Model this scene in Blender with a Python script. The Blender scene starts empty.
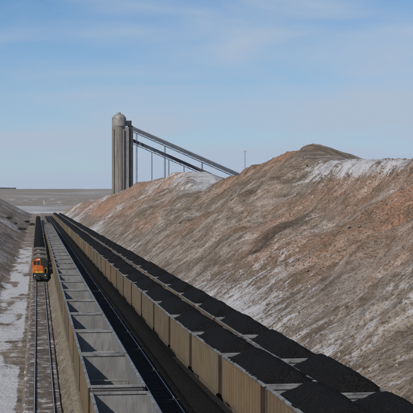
import bpy, bmesh, math, random
import numpy as np
from mathutils import Vector, Matrix

# ------------------------------------------------------------------ camera, world, sun
SC = bpy.context.scene
COL = SC.collection
random.seed(7)
R = math.radians

CAM_H = 14.35                      # eye above the rails of the loaded trains
cam_d = bpy.data.cameras.new("camera")
cam = bpy.data.objects.new("camera", cam_d)
COL.objects.link(cam)
cam_d.sensor_width = 36.0
cam_d.lens = 36.0 * 1300.0 / 413.0
cam_d.clip_start = 0.5
cam_d.clip_end = 60000.0
cam.location = (0, 0, CAM_H)
cam.rotation_euler = (R(90 - 0.286), 0, R(-7.41))
SC.camera = cam

SUN_EL, SUN_AZ = R(33), R(43)      # azimuth: left of straight behind the camera
to_sun = Vector((-math.sin(SUN_AZ) * math.cos(SUN_EL), -math.cos(SUN_AZ) * math.cos(SUN_EL), math.sin(SUN_EL)))
sun_d = bpy.data.lights.new("sun", 'SUN')
sun_d.energy = 4.2
sun_d.angle = R(0.55)
sun_d.color = (1.0, 0.93, 0.84)
sun = bpy.data.objects.new("sun", sun_d)
sun.rotation_euler = to_sun.to_track_quat('Z', 'Y').to_euler()
sun.location = (-60, -60, 80)
COL.objects.link(sun)

SC.view_settings.view_transform = 'Standard'
SC.view_settings.look = 'None'
SC.view_settings.gamma = 1.0
SC.view_settings.exposure = 0.0
SC.view_settings.use_curve_mapping = False
SC.cycles.volume_bounces = 0
SC.cycles.max_bounces = 6
SC.cycles.use_denoising = True

world = bpy.data.worlds.new("World")
SC.world = world
world.use_nodes = True
wn, wl = world.node_tree.nodes, world.node_tree.links
wn.clear()
w_out = wn.new("ShaderNodeOutputWorld")
w_bg = wn.new("ShaderNodeBackground")
w_bg.inputs["Strength"].default_value = 0.07
w_sky = wn.new("ShaderNodeTexSky")
w_sky.sky_type = 'NISHITA'
w_sky.sun_disc = False
w_sky.sun_elevation = SUN_EL
w_sky.sun_rotation = R(180) + SUN_AZ
w_sky.altitude = 1400
w_sky.air_density = 1.0
w_sky.dust_density = 0.2
w_sky.ozone_density = 2.0
w_tc = wn.new("ShaderNodeTexCoord")
w_map = wn.new("ShaderNodeMapping")
w_map.inputs["Rotation"].default_value = (0, R(-9), R(7))
w_map.inputs["Scale"].default_value = (3.2, 3.2, 17.0)
wl.new(w_tc.outputs["Generated"], w_map.inputs["Vector"])
w_n1 = wn.new("ShaderNodeTexNoise")
w_n1.inputs["Scale"].default_value = 1.5
w_n1.inputs["Detail"].default_value = 7
w_n1.inputs["Roughness"].default_value = 0.5
w_n1.inputs["Distortion"].default_value = 0.5
wl.new(w_map.outputs["Vector"], w_n1.inputs["Vector"])
w_r1 = wn.new("ShaderNodeValToRGB")
w_r1.color_ramp.elements[0].position = 0.40
w_r1.color_ramp.elements[0].color = (0, 0, 0, 1)
w_r1.color_ramp.elements[1].position = 0.70
w_r1.color_ramp.elements[1].color = (1, 1, 1, 1)
wl.new(w_n1.outputs["Fac"], w_r1.inputs["Fac"])
# veil of thin cloud, thicker towards the horizon
w_sep = wn.new("ShaderNodeSeparateXYZ")
wl.new(w_tc.outputs["Generated"], w_sep.inputs["Vector"])
w_mr = wn.new("ShaderNodeMapRange")
w_mr.inputs["From Min"].default_value = 0.0
w_mr.inputs["From Max"].default_value = 0.15
w_mr.inputs["To Min"].default_value = 0.85
w_mr.inputs["To Max"].default_value = 0.0
wl.new(w_sep.outputs["Z"], w_mr.inputs["Value"])
w_m1 = wn.new("ShaderNodeMath"); w_m1.operation = 'MULTIPLY'; w_m1.inputs[1].default_value = 0.75
wl.new(w_r1.outputs["Color"], w_m1.inputs[0])
w_m2 = wn.new("ShaderNodeMath"); w_m2.operation = 'ADD'; w_m2.use_clamp = True
wl.new(w_m1.outputs[0], w_m2.inputs[0])
wl.new(w_mr.outputs["Result"], w_m2.inputs[1])
w_mix = wn.new("ShaderNodeMix"); w_mix.data_type = 'RGBA'
w_mix.inputs[7].default_value = (6.0, 7.25, 9.0, 1)
wl.new(w_m2.outputs[0], w_mix.inputs[0])
w_tint = wn.new("ShaderNodeMix"); w_tint.data_type = 'RGBA'; w_tint.blend_type = 'MULTIPLY'
w_tint.inputs[0].default_value = 1.0
w_tint.inputs[7].default_value = (0.68, 0.96, 1.20, 1)
wl.new(w_sky.outputs["Color"], w_tint.inputs[6])
wl.new(w_tint.outputs[2], w_mix.inputs[6])
wl.new(w_mix.outputs[2], w_bg.inputs["Color"])
wl.new(w_bg.outputs["Background"], w_out.inputs["Surface"])

# ------------------------------------------------------------------ helpers
class MB:
    """collects boxes, bars, tubes ... and links them as one mesh object"""
    def __init__(self):
        self.v, self.f, self.m = [], [], []

    def add(self, vs, fs, mi=0):
        b = len(self.v)
        self.v += [tuple(p) for p in vs]
        for f in fs:
            self.f.append(tuple(i + b for i in f))
            self.m.append(mi)
        return self

    def box(self, x0, x1, y0, y1, z0, z1, mi=0):
        vs = [(x, y, z) for z in (z0, z1) for y in (y0, y1) for x in (x0, x1)]
        fs = [(0, 2, 3, 1), (4, 5, 7, 6), (0, 1, 5, 4), (2, 6, 7, 3), (0, 4, 6, 2), (1, 3, 7, 5)]
        return self.add(vs, fs, mi)

    def prism(self, pts, axis, a, b, mi=0):
        """polygon pts (2D) extruded along axis 'x' / 'y' / 'z' from a to b"""
        n = len(pts)
        def P(p, t):
            return {'x': (t, p[0], p[1]), 'y': (p[0], t, p[1]), 'z': (p[0], p[1], t)}[axis]
        vs = [P(p, a) for p in pts] + [P(p, b) for p in pts]
        fs = [tuple(range(n))[::-1], tuple(range(n, 2 * n))]
        fs += [(i, (i + 1) % n, n + (i + 1) % n, n + i) for i in range(n)]
        return self.add(vs, fs, mi)

    def cyl(self, p0, p1, r, n=12, r1=None, mi=0, cap=True):
        p0, p1 = Vector(p0), Vector(p1)
        r1 = r if r1 is None else r1
        d = (p1 - p0).normalized()
        u = d.orthogonal().normalized()
        w = d.cross(u)
        vs = []
        for p, rr in ((p0, r), (p1, r1)):
            for i in range(n):
                a = 2 * math.pi * i / n
                vs.append(p + (u * math.cos(a) + w * math.sin(a)) * rr)
        fs = [(i, (i + 1) % n, n + (i + 1) % n, n + i) for i in range(n)]
        if cap:
            fs += [tuple(range(n))[::-1], tuple(range(n, 2 * n))]
        return self.add(vs, fs, mi)

    def bar(self, p0, p1, w, h, mi=0):
        p0, p1 = Vector(p0), Vector(p1)
        d = (p1 - p0).normalized()
        up = Vector((0, 0, 1)) if abs(d.z) < 0.95 else Vector((0, 1, 0))
        s = d.cross(up).normalized()
        t = s.cross(d).normalized()
        vs = []
        for p in (p0, p1):
            for a, b in ((-1, -1), (1, -1), (1, 1), (-1, 1)):
                vs.append(p + s * (a * w / 2) + t * (b * h / 2))
        fs = [(3, 2, 1, 0), (4, 5, 6, 7), (0, 1, 5, 4), (1, 2, 6, 5), (2, 3, 7, 6), (3, 0, 4, 7)]
        return self.add(vs, fs, mi)

    def build(self, name, mats, parent=None, smooth=False, bevel=0.0):
        me = bpy.data.meshes.new(name)
        me.from_pydata(self.v, [], self.f)
        if not isinstance(mats, (list, tuple)):
            mats = [mats]
        for m in mats:
            me.materials.append(m)
        me.polygons.foreach_set("material_index", self.m)
        bm = bmesh.new(); bm.from_mesh(me)
        bmesh.ops.recalc_face_normals(bm, faces=bm.faces)
        bm.to_mesh(me); bm.free()
        if smooth:
            me.polygons.foreach_set("use_smooth", [True] * len(me.polygons))
        me.update()
        o = bpy.data.objects.new(name, me)
        COL.objects.link(o)
        if parent is not None:
            o.parent = parent
        if bevel > 0:
            b = o.modifiers.new("bevel", 'BEVEL')
            b.width = bevel; b.segments = 2; b.limit_method = 'ANGLE'
        return o


def empty(name, loc=(0, 0, 0), parent=None):
    o = bpy.data.objects.new(name, None)
    COL.objects.link(o)
    o.location = loc
    o.empty_display_size = 0.5
    if parent:
        o.parent = parent
    return o


def tag(o, label=None, cat=None, group=None, kind=None):
    if label: o["label"] = label
    if cat: o["category"] = cat
    if group: o["group"] = group
    if kind: o["kind"] = kind
    return o


KIDS = {}
def kids(o):
    if o.name not in KIDS:
        KIDS[o.name] = [c for c in bpy.data.objects if c.parent == o]
    return KIDS[o.name]

def copy_tree(o, parent=None):
    c = o.copy()
    COL.objects.link(c)
    if parent is not None:
        c.parent = parent
    for ch in kids(o):
        copy_tree(ch, c)
    return c

ONES = ['', 'first', 'second', 'third', 'fourth', 'fifth', 'sixth', 'seventh', 'eighth', 'ninth', 'tenth', 'eleventh',
        'twelfth', 'thirteenth', 'fourteenth', 'fifteenth', 'sixteenth', 'seventeenth', 'eighteenth', 'nineteenth']
TENS = {2: ('twenty', 'twentieth'), 3: ('thirty', 'thirtieth'), 4: ('forty', 'fortieth'), 5: ('fifty', 'fiftieth'), 6: ('sixty', 'sixtieth'), 7: ('seventy', 'seventieth')}
def ordinal(n):
    if n < 20: return ONES[n]
    t, u = divmod(n, 10)
    return TENS[t][1] if u == 0 else TENS[t][0] + '-' + ONES[u]

# ------------------------------------------------------------------ materials
class NT:
    def __init__(self, name):
        self.mat = bpy.data.materials.new(name)
        self.mat.use_nodes = True
        self.n = self.mat.node_tree.nodes
        self.l = self.mat.node_tree.links
        self.bsdf = self.n["Principled BSDF"]
        self.bsdf.inputs["Specular IOR Level"].default_value = 0.25

    def set(self, sock, val):
        if isinstance(val, (int, float)):
            sock.default_value = val
        elif isinstance(val, tuple):
            sock.default_value = val if len(val) == len(sock.default_value) else tuple(val) + (1,)
        else:
            self.l.new(val, sock)

    def coord(self, kind='Object', scale=(1, 1, 1), rot=(0, 0, 0), offset_random=False):
        if kind == 'World':
            src = self.n.new("ShaderNodeNewGeometry").outputs["Position"]
        else:
            src = self.n.new("ShaderNodeTexCoord").outputs[kind]
        m = self.n.new("ShaderNodeMapping")
        m.inputs["Scale"].default_value = scale
        m.inputs["Rotation"].default_value = rot
        self.l.new(src, m.inputs["Vector"])
        if offset_random:
            oi = self.n.new("ShaderNodeObjectInfo")
            mul = self.n.new("ShaderNodeMath"); mul.operation = 'MULTIPLY'; mul.inputs[1].default_value = 173.0
            self.l.new(oi.outputs["Random"], mul.inputs[0])
            self.l.new(mul.outputs[0], m.inputs["Location"])
        return m.outputs["Vector"]

    def noise(self, vec, scale, detail=5, rough=0.55, dist=0.0):
        t = self.n.new("ShaderNodeTexNoise")
        t.inputs["Scale"].default_value = scale
        t.inputs["Detail"].default_value = detail
        t.inputs["Roughness"].default_value = rough
        t.inputs["Distortion"].default_value = dist
        self.l.new(vec, t.inputs["Vector"])
        return t.outputs["Fac"]

    def ramp(self, fac, stops):
        r = self.n.new("ShaderNodeValToRGB")
        e = r.color_ramp.elements
        while len(e) < len(stops): e.new(0.5)
        for i, (p, c) in enumerate(stops):
            e[i].position = p
            e[i].color = (c, c, c, 1) if isinstance(c, (int, float)) else tuple(c) + (1,)
        self.set(r.inputs["Fac"], fac)
        return r.outputs["Color"]

    def mix(self, fac, a, b, mode='MIX'):
        m = self.n.new("ShaderNodeMix"); m.data_type = 'RGBA'; m.blend_type = mode
        self.set(m.inputs[0], fac); self.set(m.inputs[6], a); self.set(m.inputs[7], b)
        return m.outputs[2]

    def math(self, op, a, b=0.0, clamp=False):
        m = self.n.new("ShaderNodeMath"); m.operation = op; m.use_clamp = clamp
        self.set(m.inputs[0], a); self.set(m.inputs[1], b)
        return m.outputs[0]

    def attr(self, name):
        a = self.n.new("ShaderNodeAttribute"); a.attribute_name = name
        return a.outputs["Fac"]

    def rand(self):
        return self.n.new("ShaderNodeObjectInfo").outputs["Random"]

    def bump(self, h, strength=0.5, dist=0.1):
        b = self.n.new("ShaderNodeBump")
        b.inputs["Strength"].default_value = strength
        b.inputs["Distance"].default_value = dist
        self.l.new(h, b.inputs["Height"])
        self.l.new(b.outputs["Normal"], self.bsdf.inputs["Normal"])

    def done(self, color, rough=0.8, metal=0.0):
        self.set(self.bsdf.inputs["Base Color"], color)
        self.set(self.bsdf.inputs["Roughness"], rough)
        self.set(self.bsdf.inputs["Metallic"], metal)
        return self.mat


def simple(name, col, rough=0.7, metal=0.0, var=0.25, scale=1.5):
    m = NT(name)
    v = m.coord('Object', offset_random=True)
    n = m.noise(v, scale, 6, 0.6)
    dark = tuple(c * (1 - var) for c in col)
    lite = tuple(min(1, c * (1 + var)) for c in col)
    return m.done(m.mix(m.ramp(n, [(0.3, 0.0), (0.7, 1.0)]), dark, lite), rough, metal)


# --- car skins
def mat_car_outer():
    m = NT("dusty_aluminium_side")
    v = m.coord('Object', (1, 1, 0.18), offset_random=True)
    streak = m.noise(v, 3.2, 5, 0.65)
    blot = m.noise(m.coord('Object', offset_random=True), 0.5, 4, 0.6)
    base = m.ramp(m.rand(), [(0.0, (0.112, 0.093, 0.064)), (0.25, (0.170, 0.134, 0.082)), (0.45, (0.105, 0.092, 0.070)), (0.7, (0.235, 0.163, 0.080)), (0.85, (0.115, 0.082, 0.056)), (1.0, (0.150, 0.122, 0.086))])
    c = m.mix(m.ramp(streak, [(0.35, 0.0), (0.7, 0.5)]), base, (0.085, 0.068, 0.048))
    c = m.mix(m.ramp(blot, [(0.42, 0.0), (0.75, 0.42)]), c, (0.19, 0.172, 0.14))
    sep = m.n.new("ShaderNodeSeparateXYZ")
    m.l.new(m.n.new("ShaderNodeTexCoord").outputs["Object"], sep.inputs["Vector"])
    low = m.math('SUBTRACT', 1.0, m.math('MULTIPLY', m.math('SUBTRACT', sep.outputs["Z"], 0.85), 1.6), True)
    grime = m.math('MULTIPLY', low, m.ramp(streak, [(0.3, 0.35), (0.6, 1.0)]))
    c = m.mix(m.math('MULTIPLY', grime, 0.5), c, (0.09, 0.075, 0.06))
    return m.done(c, 0.62, 0.15)

def mat_car_inner():
    m = NT("coal_stained_aluminium")
    v = m.coord('Object', (1, 1, 0.5), offset_random=True)
    a = m.noise(v, 1.1, 6, 0.62)
    b = m.noise(m.coord('Object', (4, 4, 0.5), offset_random=True), 2.0, 4, 0.6)
    c = m.mix(m.ramp(a, [(0.3, 0.0), (0.75, 1.0)]), (0.14, 0.14, 0.138), (0.26, 0.26, 0.255))
    c = m.mix(m.ramp(b, [(0.52, 0.0), (0.8, 0.7)]), c, (0.05, 0.05, 0.05))
    c = m.mix(m.math('MULTIPLY', m.rand(), 0.3), c, (0.10, 0.10, 0.10))
    return m.done(c, 0.6, 0.1)

def mat_rim():
    m = NT("bare_aluminium_rim")
    n = m.noise(m.coord('Object', offset_random=True), 0.9, 6, 0.72)
    return m.done(m.mix(m.ramp(n, [(0.34, 0.0), (0.66, 1.0)]), (0.07, 0.07, 0.068), (0.27, 0.27, 0.265)), 0.5, 0.1)

def mat_coal():
    m = NT("coal")
    v = m.coord('Object', offset_random=True)
    n = m.noise(v, 6.0, 6, 0.7)
    vo = m.n.new("ShaderNodeTexVoronoi"); vo.inputs["Scale"].default_value = 7.0
    m.l.new(v, vo.inputs["Vector"])
    c = m.mix(m.ramp(n, [(0.35, 0.0), (0.75, 1.0)]), (0.006, 0.006, 0.0065), (0.021, 0.0205, 0.021))
    m.bump(m.math('ADD', vo.outputs["Distance"], n), 0.8, 0.12)
    m.bsdf.inputs["Specular IOR Level"].default_value = 0.03
    return m.done(c, 0.85, 0.0)

M_OUT, M_IN, M_RIM, M_COAL = mat_car_outer(), mat_car_inner(), mat_rim(), mat_coal()
M_ENDP = simple("red_brown_end_paint", (0.036, 0.023, 0.019), 0.7, 0, 0.35, 1.2)
M_STEEL = simple("dark_grimy_steel", (0.05, 0.045, 0.042), 0.7, 0.2, 0.35, 2.5)
M_TRUCK = simple("rusty_bogie_steel", (0.075, 0.058, 0.048), 0.75, 0.1, 0.35, 2.5)
M_WHEEL = simple("wheel_steel", (0.12, 0.10, 0.09), 0.5, 0.5, 0.3, 3.0)
M_ORANGE = simple("orange_loco_paint", (0.38, 0.10, 0.022), 0.45, 0, 0.12, 1.0)
M_MAROON = simple("dull_maroon_paint", (0.09, 0.045, 0.035), 0.6, 0, 0.25, 1.0)
M_YEL = simple("yellow_loco_paint", (0.80, 0.50, 0.06), 0.45, 0, 0.1, 1.0)
M_BLACKP = simple("black_loco_paint", (0.02, 0.024, 0.022), 0.5, 0, 0.3, 1.0)
M_ROOF = simple("sooty_roof_paint", (0.13, 0.115, 0.10), 0.7, 0, 0.4, 0.8)
M_HEADB = simple("lamp_bezel", (0.3, 0.3, 0.3), 0.4, 0.4, 0.1, 2.0)

def mat_glass(name):
    m = NT(name)
    m.bsdf.inputs["Specular IOR Level"].default_value = 0.6
    return m.done((0.02, 0.025, 0.03), 0.12, 0.0)
M_GLASS = mat_glass("dark_window_glass")
M_LAMPG = simple("lamp_glass", (0.6, 0.6, 0.55), 0.15, 0, 0.05, 2.0)
M_RAILTOP = simple("rail_steel", (0.42, 0.41, 0.41), 0.4, 0.35, 0.2, 0.7)
M_RAILSIDE = simple("rail_web_rust", (0.05, 0.042, 0.04), 0.8, 0.0, 0.3, 1.0)

def mat_concrete():
    m = NT("silo_concrete")
    v = m.coord('Object', (1, 1, 0.05))
    st = m.noise(v, 1.3, 5, 0.6)
    bl = m.noise(m.coord('Object'), 0.12, 5, 0.6)
    c = m.mix(m.ramp(st, [(0.35, 0.0), (0.7, 1.0)]), (0.12, 0.108, 0.095), (0.28, 0.257, 0.23))
    c = m.mix(m.ramp(bl, [(0.45, 0.0), (0.7, 0.45)]), c, (0.14, 0.125, 0.11))
    w = m.n.new("ShaderNodeTexWave"); w.bands_direction = 'Z'; w.inputs["Scale"].default_value = 0.085
    w.inputs["Distortion"].default_value = 0.4
    m.l.new(m.coord('Object'), w.inputs["Vector"])
    c = m.mix(m.ramp(w.outputs["Fac"], [(0.9, 0.0), (1.0, 0.35)]), c, (0.2, 0.18, 0.16))
    return m.done(c, 0.85)
M_CONC = mat_concrete()
M_CLAD = simple("grey_corrugated_cladding", (0.20, 0.19, 0.185), 0.55, 0.2, 0.25, 0.3)
M_CLADD = simple("dark_corrugated_cladding", (0.035, 0.036, 0.042), 0.6, 0.2, 0.25, 0.3)
M_DOME = simple("pale_sheet_metal", (0.24, 0.235, 0.22), 0.55, 0.2, 0.2, 0.4)
M_GAL = simple("conveyor_gallery_steel", (0.05, 0.06, 0.08), 0.6, 0.2, 0.25, 0.2)
M_BARK = simple("sagebrush_bark", (0.08, 0.06, 0.05), 0.9, 0, 0.3, 4)
M_LEAF = simple("sagebrush_leaf", (0.055, 0.055, 0.04), 0.9, 0, 0.35, 3)

# ------------------------------------------------------------------ terrain
rs = np.random.RandomState(11)
_tab = rs.rand(512, 512)
def vnoise(x, y, seed=0):
    x = x + seed * 37.17; y = y + seed * 91.7
    xi = np.floor(x).astype(int); yi = np.floor(y).astype(int)
    fx = x - xi; fy = y - yi
    fx = fx * fx * (3 - 2 * fx); fy = fy * fy * (3 - 2 * fy)
    a = _tab[xi % 512, yi % 512]; b = _tab[(xi + 1) % 512, yi % 512]
    c = _tab[xi % 512, (yi + 1) % 512]; d = _tab[(xi + 1) % 512, (yi + 1) % 512]
    return (a * (1 - fx) + b * fx) * (1 - fy) + (c * (1 - fx) + d * fx) * fy
def fbm(x, y, oct=5, seed=0, gain=0.5):
    s = 0; a = 1; t = 0
    for i in range(oct):
        s = s + a * vnoise(x * 2 ** i, y * 2 ** i, seed + i * 3)
        t += a; a *= gain
    return s / t * 2 - 1                                  # about -1..1
def sstep(a, b, x):
    t = np.clip((x - a) / (b - a), 0, 1)
    return t * t * (3 - 2 * t)
def smin(a, b, k):
    h = np.clip(0.5 + 0.5 * (b - a) / k, 0, 1)
    return b * (1 - h) + a * h - k * h * (1 - h)

CR_Y = [0, 120, 165, 190, 208, 225, 250, 272, 290, 300, 314, 330, 367, 390, 430, 465, 500, 530, 600, 693, 760, 816, 900, 1000, 1154, 1400, 1640, 1800]
CR_H = [19, 19.5, 20, 20.4, 20.6, 21.2, 22.4, 24.0, 28.0, 26.6, 25.0, 21.4, 16.6, 14.8, 19.5, 24.4, 25.2, 25.0, 24.0, 23.0, 20.6, 18.4, 16.0, 14.0, 11.0, 4.0, -1.5, -3]

def lift(y):                        # the loaded tracks rise a little near the bridge
    return sstep(118, 60, y)

def terrain(X, Y):
    # right spoil bank
    cr = np.interp(Y, CR_Y, CR_H)
    wob = 1.5 * fbm(Y / 30, X * 0 + 3.1, 3, 5)
    rill = fbm(Y / 8.5 + 0.3 * X / 8.5, X / 26, 5, 9)      # gullies that run down the slope
    lump = fbm(X / 17, Y / 24, 4, 21)
    fine = fbm(X / 2.6, Y / 2.6, 3, 33)
    sl = 0.70 * (X - 21.8 - wob * 0.4)
    shelf = 3.0 * sstep(150, 260, Y) * sstep(34, 42, X) * sstep(56, 47, X)
    slope = sl * (1 + 0.10 * lump) + rill * 2.5 * sstep(22, 32, X) + lump * 2.6 * sstep(24, 38, X) - shelf * 0.35
    top = cr - 0.32 * np.clip(X - 60.5, 0, 34) + 0.6 * fbm(X / 12, Y / 14, 4, 44)
    ped = -(X - 35.8) * 0.4 + (Y - 199)
    slope = slope + 1.0 * fbm(X / 6.5, Y / 8.0, 4, 29) * sstep(24, 34, X) + 1.1 * np.abs(fbm(X / 11 + 0.4 * Y / 11, Y / 15, 4, 31)) * sstep(24, 34, X)
    slope = slope + 0.75 * fbm(X / 3.6 + Y / 9, Y / 3.8, 3, 37) * sstep(24, 30, X)
    right = smin(slope, top, 1.0) + fine * 0.34 * sstep(22, 26, X)
    # left bank
    cl = np.interp(Y, [0, 600, 900, 1500, 1800, 2200], [18, 19.5, 20.5, 20.5, 17, -3]) + 1.2 * fbm(X / 25, Y / 60, 4, 51)
    sL = 0.52 * (-6.0 - X + 2.2 * fbm(Y / 20, X * 0, 4, 61))
    leftb = smin(sL + 1.5 * fbm(X / 12, Y / 26, 4, 71) * sstep(-7, -14, X) + 0.8 * fbm(X / 30, Y / 6, 3, 77) * sstep(-7, -12, X), cl, 2.0) - 1.95
    leftb = leftb + 0.2 * fbm(X / 2, Y / 3, 3, 83) * sstep(-5, -8, X)
    # floor of the cut
    fl = -1.95 + 0.10 * fbm(X / 1.4, Y / 3.0, 4, 91) * sstep(-0.9, -1.6, X)
    fl = fl + (1.58) * sstep(1.7, 3.25, X + 0.18 * fbm(Y / 2.2, X / 1.2, 4, 95))+ 0.10 * fbm(X / 0.8, Y / 1.6, 3, 97) * sstep(1.6, 1.9, X) * sstep(3.2, 2.8, X)
    fl = fl + 0.45 * lift(Y) * sstep(10.2, 11.6, X) * sstep(16.4, 15.7, X)
    fl = fl - 0.45 * sstep(15.8, 16.5, X)
    fl = fl - 0.12 * sstep(6.2, 6.7, X) * sstep(8.0, 7.2, X)
    z = np.where(X < -5.0, np.maximum(leftb, fl), fl)
    blend = sstep(20.6, 22.2, X)
    z = z * (1 - blend) + np.maximum(right, -0.7) * blend
    # beyond the cut: snowy flats, then a long flat-topped ridge
    far = -3.0 + 2.0 * fbm(X / 260, Y / 260, 4, 101) + sstep(4200, 6000, Y + 0.12 * X + 250 * fbm(X / 500, Y * 0, 3, 105)) * (68.5 + 1.2 * fbm(X / 420, Y / 900, 3, 111))
    far = far + sstep(5000, 5900, Y) * 1.4 * fbm(X / 90, Y / 90, 4, 113)
    t = sstep(1350, 1850, Y)
    z = z * (1 - t) + far * t
    side = sstep(170, 700, np.abs(X))                        # away from the cut: rolling prairie
    pr = 12 + 5 * fbm(X / 300, Y / 300, 4, 121)
    z = np.where(t < 1, z * (1 - side * (1 - t)) + pr * side * (1 - t), z)
    return z

def grow(a, b, s0, g):
    out = [a]; s = s0
    while out[-1] < b:
        out.append(out[-1] + s); s *= g
    return out
xs = sorted(set([-x for x in grow(8, 7000, 0.45, 1.035)] + list(np.arange(-7.9, 1.7, 0.4)) + list(np.arange(1.8, 3.2, 0.16))
                + list(np.arange(3.3, 21.9, 0.75)) + list(np.arange(22.0, 74, 0.45)) + grow(74.4, 7000, 0.6, 1.06)))
ys = [-200, -120, -60, -20, 10, 30, 45]
y = 56.0
while y < 9500:
    ys.append(y)
    y += 0.45 if y < 80 else (0.0062 * y if y < 1900 else 0.018 * y)
xs, ys = np.array(xs), np.array(ys)
GX, GY = np.meshgrid(xs, ys)
GZ = terrain(GX, GY)

def ground_z(x, y):
    return float(terrain(np.array([float(x)]), np.array([float(y)]))[0])

# surface cover masks (what the ground is made of, plus one hollow's painted shade)
nx, ny = len(xs), len(ys)
flat = lambda a: a.astype(np.float32).ravel()
red = 0.60 * sstep(0.02, 0.5, fbm(GX / 18, GY / 46, 4, 201)) * sstep(24, 34, GX)
red = np.maximum(red, 0.9 * np.exp(-(((GX - 43) / 7) ** 2 + ((GY - 152) / 15) ** 2)) * (0.7 + 0.8 * fbm(GX / 3.5, GY / 5, 4, 209)))
red = np.maximum(red, 1.0 * np.exp(-(((GX - 59) / 7) ** 2 + ((GY - 318) / 30) ** 2)))
red = np.maximum(red, 1.15 * sstep(400, 560, GY) * sstep(26, 33, GX) * (0.55 + 0.5 * fbm(GX / 14, GY / 50, 3, 205)))
red = np.where(GX < 0, 0.45 * sstep(0.1, 0.6, fbm(GX / 9, GY / 40, 3, 207)) * sstep(-8, -12, GX), red)
red *= sstep(1500, 1100, GY)
snow = 0.34 + 0.36 * fbm(GX / 24, GY / 60, 4, 211)
snow = snow + 0.15 * sstep(29, 22.5, GX) * (GX > 20.5)                  # dusting along the toe of the bank
snow = snow + 0.34 * np.exp(-(((GX - 61) / 8) ** 2 + ((GY - 226) / 34) ** 2)) + 0.10 * np.exp(-(((GX - 49) / 5) ** 2 + ((GY - 250) / 30) ** 2)) - 0.35 * np.exp(-(((GX - 40) / 10) ** 2 + ((GY - 148) / 24) ** 2))
snow = snow + 0.2 * np.exp(-(((GX - 58) / 7) ** 2 + ((GY - 470) / 50) ** 2))
crest = sstep(17.0, 19.0, GZ) * sstep(255, 235, GY) * sstep(150, 190, GY) * (GX > 40)
snow = snow + 0.20 * crest * (0.7 + 1.5 * fbm(GX / 3.5, GY / 7, 4, 233))
red = red * (1 - 0.75 * crest)
snow0 = snow.copy()
roadsnow = sstep(-1.55, -1.9, GX + 0.25 * fbm(GY / 6, GX / 3, 3, 215)) * sstep(-6.9, -5.0, GX + 1.6 * fbm(GY / 11, GX / 4, 4, 217)) * (0.30 + 0.70 * sstep(620, 330, GY))
snow = np.where((GX < 0) & (GX > -8), np.maximum(snow * 0.7, (0.70 + 1.0 * fbm(GX / 1.6, GY / 9, 4, 216)) * roadsnow + 0.05), snow)
snow = np.where(GX < -8, snow * 1.0 + 0.04, snow)
snow = np.where((GX > 2.9) & (GX < 20.5), 0.0, snow)
coalzone = sstep(1300, 1120, GY + 90 * fbm(GX / 4, GY / 60, 3, 231))
snow = np.where((GX > 1.2) & (GX <= 3.0), 0.34 + 0.2 * fbm(GX / 1.5, GY / 7, 3, 214), snow)
snow = snow + (snow0 - snow) * sstep(1000, 1300, GY)
flats = sstep(1450, 1800, GY) * sstep(4700, 3600, GY)
snow = snow * (1 - flats) + flats * (0.50 + 0.26 * fbm(GX / 160, GY / 500, 4, 219))
snow = np.where(GY > 4900, 0.34 + 0.28 * fbm(GX / 260, GY / 120, 4, 223), snow)
coal = sstep(6.0, 6.6, GX) * sstep(21.8, 21.0, GX) * sstep(1300, 1120, GY + 90 * fbm(GX / 4, GY / 60, 3, 231))
coal = np.maximum(coal, 0.95 * np.exp(-((GX - 34.6) / 3.4) ** 2 - (((GY - 191) - 0.4 * (GX - 34.6)) / 4.6) ** 2))  # dark patch on the bank: a hollow's shade and debris painted as coal
coal = np.maximum(coal, 0.0 * sstep(3.1, 3.4, GX) * sstep(21, 20, GX) * sstep(1300, 1120, GY + 90 * fbm(GX / 4, GY / 60, 3, 231)))
grass = np.maximum(sstep(1850, 1.9e3, GY) * 0.8, 0.85 * sstep(1.5, 2.2, GX) * sstep(6.3, 5.9, GX) * sstep(1300, 1100, GY))

verts = np.stack([GX.ravel(), GY.ravel(), GZ.ravel()], 1)
idx = np.arange(nx * ny).reshape(ny, nx)
quads = np.stack([idx[:-1, :-1].ravel(), idx[:-1, 1:].ravel(), idx[1:, 1:].ravel(), idx[1:, :-1].ravel()], 1)
tme = bpy.data.meshes.new("ground")
tme.vertices.add(len(verts)); tme.vertices.foreach_set("co", verts.astype(np.float32).ravel())
tme.loops.add(quads.size); tme.loops.foreach_set("vertex_index", quads.astype(np.int32).ravel())
tme.polygons.add(len(quads))
tme.polygons.foreach_set("loop_start", np.arange(0, quads.size, 4, dtype=np.int32))
tme.polygons.foreach_set("loop_total", np.full(len(quads), 4, dtype=np.int32))
tme.polygons.foreach_set("use_smooth", np.ones(len(quads), dtype=bool))
tme.update(calc_edges=True)
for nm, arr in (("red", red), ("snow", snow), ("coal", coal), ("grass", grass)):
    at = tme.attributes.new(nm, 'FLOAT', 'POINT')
    at.data.foreach_set("value", flat(arr))

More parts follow.
